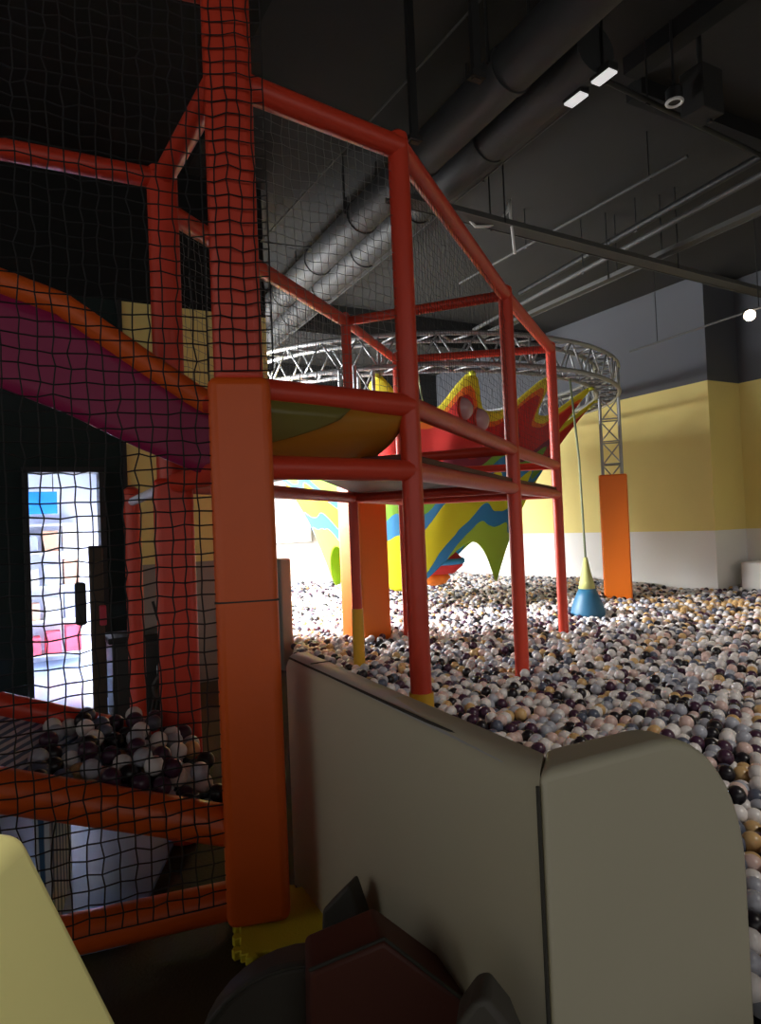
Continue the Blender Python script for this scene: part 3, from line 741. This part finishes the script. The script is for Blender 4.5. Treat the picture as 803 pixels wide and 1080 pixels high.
# seen by the photograph (plus a margin to the sides)
ratio = X/Y
keep &= (ratio > -.42) & (ratio < 1.4)
xy = xy[keep]; X, Y = xy[:, 0], xy[:, 1]
surf = .30+.035*np.sin(1.7*X+.6*Y)*np.cos(1.1*Y-.4*X)+.02*np.sin(4.3*X-3.1*Y)
zt = surf+rng.uniform(-.035, .03, len(X))
zt = zt-.14*np.exp(-((X-1.0)**2+(Y-1.6)**2)/.16)
top = np.stack([X, Y, zt], 1)
nearm = Y < 9
low = np.stack([X[nearm]+sp/2, Y[nearm]+.02, zt[nearm]-.062], 1)
# colours with soft clustering
cid = rng.choice(len(CL), len(top), p=WT/WT.sum()); cl = rng.choice(len(CL), len(low), p=WT/WT.sum())
tan = np.exp(-(((X-4.6)/1.3)**2+((Y-8.6)/1.0)**2))*.45
cid = np.where(rng.uniform(size=len(X)) < tan, 4, cid)
# the largest visible balls become single objects
def hidden(p):
    # does a barrier stand between the eye and this ball's top
    q = V3(p[0], p[1], p[2]+BR*.6); e = V3(0, 0, 1.5)
    for (a0, dr, nn, L_) in ((P0, d1, n1, (P1-P0).length), (P1, d2, n2, L2)):
        for off_ in (0, .115):
            den = (q-e).dot(nn)
            if abs(den) < 1e-6: continue
            t = ((a0+nn*off_)-e).dot(nn)/den
            if 0 < t < 1:
                h = e+(q-e)*t; s_ = (h-a0).dot(dr)
                if 0 <= s_ <= L_:
                    lim = ZB
                    if dr is d2 and s_ > L2-RX: lim = ZB-RZ+RZ*math.sqrt(max(0, 1-((s_-(L2-RX))/RX)**2))
                    if h.z < lim: return True
    return False
r_ = math.radians(2.4); th_ = math.radians(1.2)
Fw = Vector((0, math.cos(th_), math.sin(th_))); U0 = Vector((0, -math.sin(th_), math.cos(th_))); R0 = Vector((1, 0, 0))
CX = R0*math.cos(r_)-U0*math.sin(r_); CY = R0*math.sin(r_)+U0*math.cos(r_)
FPX = 720.0
def in_frame(p):
    d_ = Vector(p)-Vector((0, 0, 1.5)); w_ = d_.dot(Fw)
    if w_ < .2: return False
    return abs(d_.dot(CX)/w_) < 401.5/FPX and abs(d_.dot(CY)/w_) < 540/FPX
order = np.argsort(np.hypot(top[:, 0], top[:, 1]))
NB = 252; single = []
for i in order:
    p = top[i]
    if in_frame(p) and not hidden(p):
        single.append(i)
        if len(single) >= NB: break
smask = np.zeros(len(top), bool); smask[single] = True
protos = {}
def ball_object(pos, c, label, group):
    if c not in protos:
        v, f = ico(4)
        me = bpy.data.meshes.new('plastic_ball'); me.from_pydata((v*BR).tolist(), [], f.tolist()); me.materials.append(BM[c]); me.shade_smooth()
        protos[c] = bpy.data.objects.new('plastic_ball', me); o = protos[c]
    else: o = protos[c].copy()
    COL.objects.link(o); o.location = pos
    return tag(o, label, 'ball', group)
for i in single:
    nm = CL[cid[i]][0]
    ball_object(top[i], int(cid[i]), '%s plastic ball at the near edge of the pit beside the cream barrier' % nm, '%s balls at the near edge of the pit' % nm)
rest = ~smask
pos = np.concatenate([top[rest], low]); cc = np.concatenate([cid[rest], cl])
dist = np.hypot(pos[:, 0], pos[:, 1])
order2 = np.argsort(dist)
o = ball_mass('ball_pool', pos, cc, 2)
tag(o, 'thousands of white, grey, purple and tan plastic balls filling the pit', 'balls', kind='stuff')
# balls gathered at the low end of the ramp
rb_pos = []
def ramp_try():
    for layer, n_, umax in ((0, 70, .40), (1, 40, .30), (2, 20, .18)):
        k = 0; tries = 0
        while k < n_ and tries < 4000:
            tries += 1
            u = .045+umax*rng.uniform()**1.3; v = rng.uniform(.10, .9)
            p = bed(u, v, .02+BR+layer*.058)
            if math.hypot(p.x-A.x, p.y-A.y) < .17 or math.hypot(p.x-Fn.x, p.y-Fn.y) < .16: continue
            if all((p-q).length > 2*BR*.93 for q in rb_pos): rb_pos.append(p); k += 1
ramp_try()
rb_pos.sort(key=lambda p: p.y)
rw = np.array([.22, .2, .16, .2, .06, .10, .06])
for p in rb_pos:
    if len(single) >= 300: break
    c = int(rng.choice(len(CL), p=rw/rw.sum())); nm = CL[c][0]
    ball_object(p, c, '%s plastic ball heaped on the netted ramp inside the tower' % nm, '%s balls on the ramp' % nm); single.append(-1)
left = rb_pos[300-NB:]
if left:
    o = ball_mass('ramp_balls', np.array([p[:] for p in left]), rng.choice(len(CL), len(left), p=rw/rw.sum()), 3)
    tag(o, 'heap of loose plastic balls at the back of the netted ramp', 'balls', kind='stuff')

# ------------------------------------------------------------------ light
def area(name, loc, target, sx, sy, power, col=(1, 1, 1)):
    l = bpy.data.lights.new(name, 'AREA'); l.shape = 'RECTANGLE'; l.size = sx; l.size_y = sy; l.energy = power; l.color = col
    o = bpy.data.objects.new(name, l); COL.objects.link(o); o.location = loc
    d_ = Vector(target)-Vector(loc); o.rotation_euler = d_.to_track_quat('-Z', 'Y').to_euler(); return o
for (b0, b1), pw in zip(wins, (1250, 1000, 480)):
    c = (b0+b1)/2
    area('window_daylight', AB(AW-.12, c, 1.95), AB(AW+4, c, .2), b1-b0, 2.9, pw, (.96, .98, 1))
area('shop_light', AB(.3, 8.3, 3.15), AB(.3, 8.3, 0), 1.6, 1.4, 6, (.92, .96, 1))
l = bpy.data.lights.new('track_spot', 'SPOT'); l.energy = 160; l.color = (1, .84, .62); l.spot_size = math.radians(75); l.spot_blend = .7; l.shadow_soft_size = .06
o = bpy.data.objects.new('track_spot', l); COL.objects.link(o); o.location = lp+ax*.06; o.rotation_euler = V3(-.1, -.3, -1).to_track_quat('-Z', 'Y').to_euler()
def spot(name, loc, target, power, ang, col=(1, .94, .85), soft=.1):
    l = bpy.data.lights.new(name, 'SPOT'); l.energy = power; l.color = col; l.spot_size = math.radians(ang); l.spot_blend = .6; l.shadow_soft_size = soft
    o = bpy.data.objects.new(name, l); COL.objects.link(o); o.location = loc
    o.rotation_euler = (Vector(target)-Vector(loc)).to_track_quat('-Z', 'Y').to_euler()
spot('added_fill_spot', (-1.0, -.6, 4.6), (-.78, .74, .75), 430, 19)  # unseen spot without a fixture, added to brighten the pale yellow wedge
spot('added_fill_spot', (4.6, .6, 5.0), (3.2, 3.6, .3), 420, 60)  # another added spot out of view, lifts the near balls at the right
W = bpy.data.worlds.new('World'); S.world = W; W.use_nodes = True
W.node_tree.nodes['Background'].inputs['Color'].default_value = (1, .97, .93, 1)
W.node_tree.nodes['Background'].inputs['Strength'].default_value = .68

# ------------------------------------------------------------------ camera
cam = bpy.data.cameras.new('Camera'); co = bpy.data.objects.new('Camera', cam); COL.objects.link(co)
cam.sensor_fit = 'HORIZONTAL'; cam.sensor_width = 36; cam.lens = FPX/803*36; cam.clip_start = .05; cam.clip_end = 100
M = Matrix((CX, CY, -Fw)).transposed().to_4x4(); M.translation = (0, 0, 1.5); co.matrix_world = M
S.camera = co
S.view_settings.view_transform = 'Standard'; S.view_settings.look = 'None'; S.view_settings.gamma = 1; S.view_settings.use_curve_mapping = False
S.view_settings.exposure = 0.0
